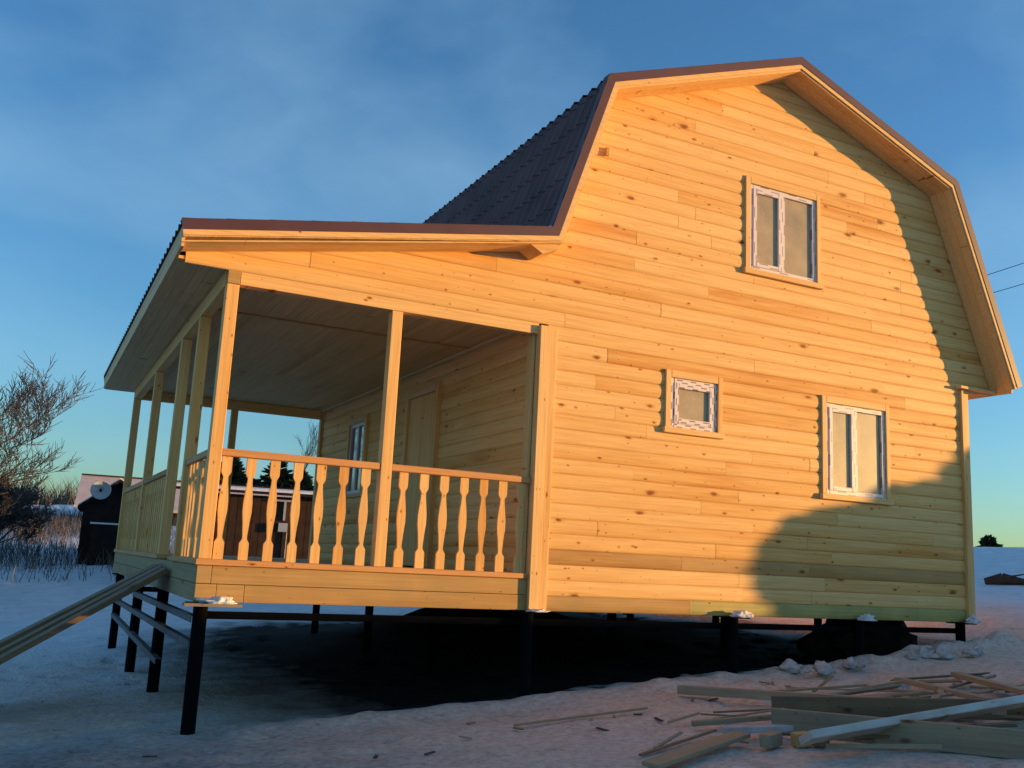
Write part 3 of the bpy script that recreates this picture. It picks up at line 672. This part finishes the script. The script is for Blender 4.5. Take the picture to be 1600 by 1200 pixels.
# long brown barn seen through the balusters
def local(o, az, dist, base=None):
    x, y = polar(az, dist); o.location = (x, y, ground_z(x, y) if base is None else base); o.rotation_euler = (0, 0, facing(az)); return o
barn = local(empty('brown_barn'), 12.6, 27); bz = barn.location.z
tag(barn, 'long low brown barn behind the veranda with a snow edged roof', 'barn')
zt = elz(3.3, 27)-bz
bw = MB().box(-2.3, 4.6, 0, 4.5, -.6, zt-.12).build('wall', 'shedd', barn)
x = -2.3
while x < 4.5: MB().box(x+.006, x+.194, -.028, -.002, -.5, zt-.12+rc.uniform(-.02, 0)).build('plank', 'shedw', barn); x += .2
MB().quadstrip([[(-2.6, y_, z_), (4.9, y_, z_), (4.9, y_, z_+.07), (-2.6, y_, z_+.07)] for y_, z_ in ((-.35, zt-.10), (4.9, zt+.25))]).build('roof', 'shedd', barn)
MB().quadstrip([[(-2.6, y_, z_), (4.9, y_, z_), (4.9, y_, z_+.06), (-2.6, y_, z_+.06)] for y_, z_ in ((-.36, zt-.028), (4.9, zt+.325))]).build('roof_snow', 'snow', barn)
MB().box(.30, .36, -.10, -.03, zt-.75, zt-.25).build('bracket', 'white', barn); MB().box(.05, .65, -.10, -.03, zt-.25, zt-.20).build('bracket', 'white', barn)
MB().box(.2, .44, -.16, -.03, zt-1.05, zt-.82).build('meter_box', 'white', barn); MB().tube((.42, -.07, zt-1.06), (.42, -.07, .2), .025, .025, 6).build('conduit', 'brace', barn)
# dark shed with dish at the left and pale roofed house behind it
shed = local(empty('dark_shed'), 4.2, 33); bz = shed.location.z
tag(shed, 'dark gabled shed carrying a white dish beyond the veranda posts', 'shed')
pk = elz(3.25, 33)-bz; ev = elz(1.9, 33)-bz
MB().prism([(-.86, -.6), (1.1, -.6), (1.1, ev), (.12, pk), (-.86, ev)], 0, 4).build('wall', 'shedd', shed)
for s, (xa, xb) in enumerate(((-1.02, .12), (.12, 1.26))):
    za, zb2 = (ev-.12, pk) if s == 0 else (pk, ev-.12)
    MB().prism([(xa, za), (xb, zb2), (xb, zb2+.09), (xa, za+.09)], -.25, 4.2).build('roof', 'shedd', shed)
    MB().prism([(xa, za+.092), (xb, zb2+.092), (xb, zb2+.13), (xa, za+.13)], -.2, 4.2).build('roof_snow', 'snow', shed)
MB().box(.25, 1.0, -.02, -.001, .1, ev-.35).build('door', 'shedred', shed)
MB().box(-.6, 1.2, -.5, -.05, elz(1.02, 33)-bz-.05, elz(1.02, 33)-bz).build('snowy_shelf', 'snow', shed)
MB().box(-.55, 1.15, -.45, -.08, -.4, elz(1.02, 33)-bz-.052).build('lean_to', 'shedd', shed)
# dish: shallow bowl with a feed
vv, ff = [], []; kk = 24
for r_, yy in ((0.03, .07), (.14, .045), (.24, .01), (.29, -.04), (.30, -.03), (.24, .03), (.14, .065), (.03, .09)):
    for j in range(kk): vv.append((r_*math.cos(j*2*math.pi/kk), yy, r_*math.sin(j*2*math.pi/kk)))
for i in range(7):
    for j in range(kk): ff.append((i*kk+j, i*kk+(j+1) % kk, (i+1)*kk+(j+1) % kk, (i+1)*kk+j))
ff.append(tuple(range(kk)))
ds = raw('dish', vv, ff, 'white', shed, True); ds.location = (-.42, -.35, elz(2.75, 33)-bz)
MB().tube((0, -.02, 0), (0, -.16, -.04), .035, .04, 8).build('feed', 'steel', ds); MB().tube((0, .08, 0), (0, .36, -.05), .025, .025, 6).build('arm', 'brace', ds)
ph = local(empty('pale_roofed_house'), 5.6, 46); bz = ph.location.z
tag(ph, 'far house with a pale frosted roof behind the dark shed', 'house')
zt, ze_ = elz(3.72, 46)-bz, elz(1.9, 46)-bz
MB().box(-2.1, 6.5, .3, 5, -.6, ze_+.05).build('wall', 'shedd', ph)
MB().quadstrip([[(-2.7, y_, z_), (7, y_, z_), (7, y_, z_+.1), (-2.7, y_, z_+.1)] for y_, z_ in ((0, ze_-.1), (2.6, zt-.1))]).build('roof', 'roofp', ph)
MB().quadstrip([[(-2.7, y_, z_), (7, y_, z_), (7, y_, z_+.1), (-2.7, y_, z_+.1)] for y_, z_ in ((2.602, zt-.1), (5.4, ze_-.1))]).build('roof', 'roofp', ph)
MB().box(-2.7, 7, 2.5, 2.7, zt+.002, zt+.05).build('ridge_cap', 'shedd', ph)
for xx in (-1.2, 1.4, 4.0): MB().box(xx, xx+.9, .27, .298, ze_-1.3, ze_-.3).build('window', 'glass', ph)

# bare trees
def bare_tree(name, x, y, h, seed, label, n0=7, spread=.75, group=None, depth=5, r0=.07, lean=0):
    rr = random.Random(seed); z = ground_z(x, y)
    root = empty(name, (x, y, z)); tag(root, label, 'tree', group)
    trunk, crown = MB(), MB()
    def grow(p, d, ln, r, lev):
        segs = 3
        for s in range(segs):
            q = p+d*(ln/segs); 
            (trunk if lev < 2 else crown).tube(p, q, r, r*.82, 5 if lev < 2 else 3); r *= .82; p = q
            d = (d+Vector((rr.uniform(-.16, .16), rr.uniform(-.16, .16), rr.uniform(-.02, .16)))).normalized()
            if lev < depth and (s > 0 or lev > 0):
                for c in range(rr.choice((1, 2)) if lev < depth-1 else 2):
                    ax_ = Vector((rr.uniform(-1, 1), rr.uniform(-1, 1), rr.uniform(-.3, .6))).normalized()
                    grow(p, (d+ax_*spread).normalized(), ln*rr.uniform(.5, .74), max(r*.62, .0085), lev+1)
    for i in range(n0):
        a_ = i/n0*2*math.pi+rr.uniform(-.3, .3)
        grow(Vector((math.cos(a_)*.1, math.sin(a_)*.1, -.1)), Vector((math.cos(a_)*.45+lean, math.sin(a_)*.45, 1)).normalized(), h*rr.uniform(.36, .5), r0, 0)
    trunk.build('trunk', 'bark', root); crown.build('crown', 'twig', root)
    return root
x, y = polar(-3.7, 28); bare_tree('bare_willow', x, y, 5.7, 4, 'big bare willow with fine twigs at the left frame edge', 6, .8, r0=.085, depth=5)
x, y = polar(-6.2, 24); bare_tree('bare_willow', x, y, 5.0, 8, 'bare willow beyond the left frame edge', 5, .8, r0=.06)
x, y = polar(-2.3, 33); bare_tree('bare_willow', x, y, 3.4, 15, 'lower bare willow bush leaning right toward the dark shed', 8, .9, r0=.05, lean=.25)
x, y = polar(13.2, 60); bare_tree('bare_birch', x, y, 6.3, 6, 'thin bare birch top rising above the barn roof', 1, .5, depth=4, r0=.07)
def conifer(name, az, dist, eltop, label, seed, wid=1.3, group='conifers beyond the barn'):
    rr = random.Random(seed); x, y = polar(az, dist); z = ground_z(x, y); h = elz(eltop, dist)-z
    root = empty(name, (x, y, z)); tag(root, label, 'tree', group)
    MB().tube((0, 0, -.2), (0, 0, h*.97), .13, .02, 7).build('trunk', 'bark', root)
    v, f = [], []
    lv = 26
    for i in range(lv):
        t = i/(lv-1); zc = h*(.12+.86*t); rad = wid*(1-t)**.8*(.8+.4*rr.random())+.08
        for k in range(11 if t < .8 else 6):
            a_ = rr.uniform(0, 6.28); d = Vector((math.cos(a_), math.sin(a_), -.18+.5*t)); sd_ = Vector((-math.sin(a_), math.cos(a_), 0))
            L_ = rad*rr.uniform(.6, 1.1)
            for q in range(5):
                s = q/5; p = Vector((0, 0, zc))+d*(L_*s+.04); ww = .06+.13*(1-s)*L_
                for sg in (-1, 1):
                    b0 = len(v); tip = p+d*(.30*L_+.07)+sd_*(sg*ww*1.4)+Vector((0, 0, rr.uniform(-.06, .10)))
                    v += [tuple(p-Vector((0, 0, .04))), tuple(p+Vector((0, 0, .05))), tuple(tip), tuple(p+d*.1+sd_*(sg*ww*.7)+Vector((0, 0, -.09)))]; f.append((b0, b0+1, b0+2, b0+3))
    raw('crown', v, f, 'pine', root)
for i, (az, el, lab) in enumerate([(10.1, 5.25, 'leftmost conifer behind the barn beside the corner post'), (11.5, 3.9, 'small low conifer between taller ones behind the barn'), (12.75, 5.1, 'tall dense conifer behind the middle of the barn'), (14.0, 4.6, 'conifer behind the barn next to the house wall'), (8.6, 4.2, 'conifer behind the barn hidden by the corner post')]):
    conifer('conifer', az, 52, el, lab, 30+i, 1.5)
conifer('conifer', 52.35, 66, 2.62, 'tiny dark conifer on the snowy skyline right of the house', 41, 1.1, 'conifers on the right skyline')
conifer('conifer', 54.9, 66, 2.85, 'tiny conifer on the skyline at the right frame edge', 42, 1.1, 'conifers on the right skyline')
# dry brush and far wood: uncountable
def blades(name, n, fn, mat, label, hmin, hmax, wdt, seed):
    rr = random.Random(seed); v, f = [], []
    for i in range(n):
        x, y = fn(rr); z = ground_z(x, y) - .03; h = rr.uniform(hmin, hmax)*rr.choice((.5, .8, 1, 1)); a_ = rr.uniform(0, 6.28)
        lx, ly = rr.uniform(-.45, .45)*h, rr.uniform(-.45, .45)*h; c, s = math.cos(a_)*wdt, math.sin(a_)*wdt; b0 = len(v)
        v += [(x-c, y-s, z), (x+c, y+s, z), (x+lx*.5+c*.6, y+ly*.5+s*.6, z+h*.6), (x+lx*.5-c*.6, y+ly*.5-s*.6, z+h*.6), (x+lx*1.2, y+ly*1.2, z+h)]
        f += [(b0, b0+1, b0+2, b0+3), (b0+3, b0+2, b0+4)]
    return tag(raw(name, v, f, mat), label, kind='stuff')
def near_brush(rr):
    while True:
        az, d = rr.uniform(-7, 8), 28+24*rr.random()**.55
        x, y = polar(az, d)
        if fbm(x, y, .25, 3)+.25 > rr.random()*.6: return x, y
blades('dry_brush', 9000, near_brush, 'brush', 'dark dry weeds and brush on the snow at the left', .2, .8, .012, 1)
blades('far_wood', 9000, lambda rr: polar(rr.uniform(-9, 16), rr.uniform(74, 92)), 'brush', 'brown line of bare woodland on the far left skyline', 1.2, 2.5, .035, 2)
# dark log with branches on the right slope
x, y = polar(53.4, 24); lg = empty('fallen_branch', (x, y, ground_z(x, y))); tag(lg, 'dark fallen trunk with branches lying on the snow at the right', 'log')
lg.rotation_euler = (0, 0, facing(53.4))
MB().tube((-.55, 0, .06), (-.2, .05, .13), .07, .13, 9).tube((-.2, .05, .13), (.15, .1, .09), .13, .08, 9).tube((.15, .1, .09), (.8, .16, .09), .075, .06, 8).tube((.8, .16, .09), (1.7, .3, .03), .06, .03, 8).build('trunk', 'bark', lg)
MB().tube((.1, .05, .1), (1.1, -.5, .02), .05, .02, 6).build('branch', 'bark', lg); MB().tube((-.2, .0, .15), (.25, .3, .26), .03, .012, 6).build('branch', 'bark', lg); MB().tube((.4, .1, .1), (.75, -.1, .24), .025, .01, 6).build('branch', 'bark', lg); MB().tube((.9, .15, .08), (1.3, .5, .2), .025, .01, 6).build('branch', 'bark', lg)
# overhead wires with their pole outside the frame
px, py = polar(66, 24); pz = ground_z(px, py); A_ = [(px, py, elz(19.8, 24)), (px, py, elz(18.5, 24))]
qx, qy = polar(38, 40); B_ = [(qx, qy, elz(13.2, 40)), (qx, qy, elz(12.6, 40))]
for i in range(2):
    mb = MB(); a_, b_ = Vector(A_[i]), Vector(B_[i]); n = 16; prev = a_
    for k in range(1, n+1):
        t = k/n; p = a_.lerp(b_, t)-Vector((0, 0, .5*4*t*(1-t))); mb.tube(prev, p, .010, .010, 4); prev = p
    tag(mb.build('overhead_wire', 'wire'), ('upper', 'lower')[i]+' of two thin wires crossing the sky behind the right roof edge', 'wire', 'overhead wires')
for (x, y, zt, pl_lab) in ((px, py, A_[0][2], 'wooden utility pole on the slope beyond the right frame edge'), (qx, qy, B_[0][2], 'wooden utility pole hidden behind the house')):
    pl = MB().tube((x, y, ground_z(x, y)-.4), (x, y, zt+.3), .12, .09, 10).build('utility_pole', 'bark'); tag(pl, pl_lab, 'pole', 'utility poles')
# unseen bush added toward the sun, crown shaped to shade the lower right wall
T_ = 12.0; bo = Vector((SUN_DIR.x, SUN_DIR.y, SUN_DIR.z))*T_/math.hypot(SUN_DIR.x, SUN_DIR.y)
rr = random.Random(77); v, f = [], []
for (cx, cz, rx, rz, n) in ((4.2, .50, 1.55, .72, 3600), (5.4, .74, 1.5, .87, 3600), (7.0, 1.08, 1.75, 1.2, 4200), (5.0, -.1, 1.6, .7, 2500), (8.0, .9, 1.5, 1.2, 2500)):
    for i in range(n):
        d = Vector((rr.gauss(0, 1), rr.gauss(0, 1), rr.gauss(0, 1))).normalized()*rr.random()**.3
        p = Vector((cx+bo.x+d.x*rx, bo.y, cz+bo.z+d.z*rz))+SUN_DIR*(d.y*1.1); a_ = Vector((rr.uniform(-1, 1), rr.uniform(-1, 1), rr.uniform(-1, 1))).normalized(); b_ = a_.orthogonal().normalized()
        s = rr.uniform(.07, .13); b0 = len(v); v += [tuple(p-a_*s), tuple(p+b_*s*.6), tuple(p+a_*s), tuple(p-b_*s*.6)]; f.append((b0, b0+1, b0+2, b0+3))
bx, by = 5.6+bo.x, bo.y; bush = empty('shadow_caster_bush', (bx, by, ground_z(bx, by))); tag(bush, 'unseen evergreen bush added outside the frame to shade the wall', 'bush')
cr_ = raw('crown', v, f, 'pine'); cr_.parent = bush; cr_.matrix_parent_inverse = Matrix.Translation(-bush.location)
tk = MB()
for i in range(6): tk.tube((0, 0, -.2), (rr.uniform(-1.6, 1.6), rr.uniform(-.5, .5), 1.0), .08, .03, 6)
tk.build('trunk', 'bark', bush)
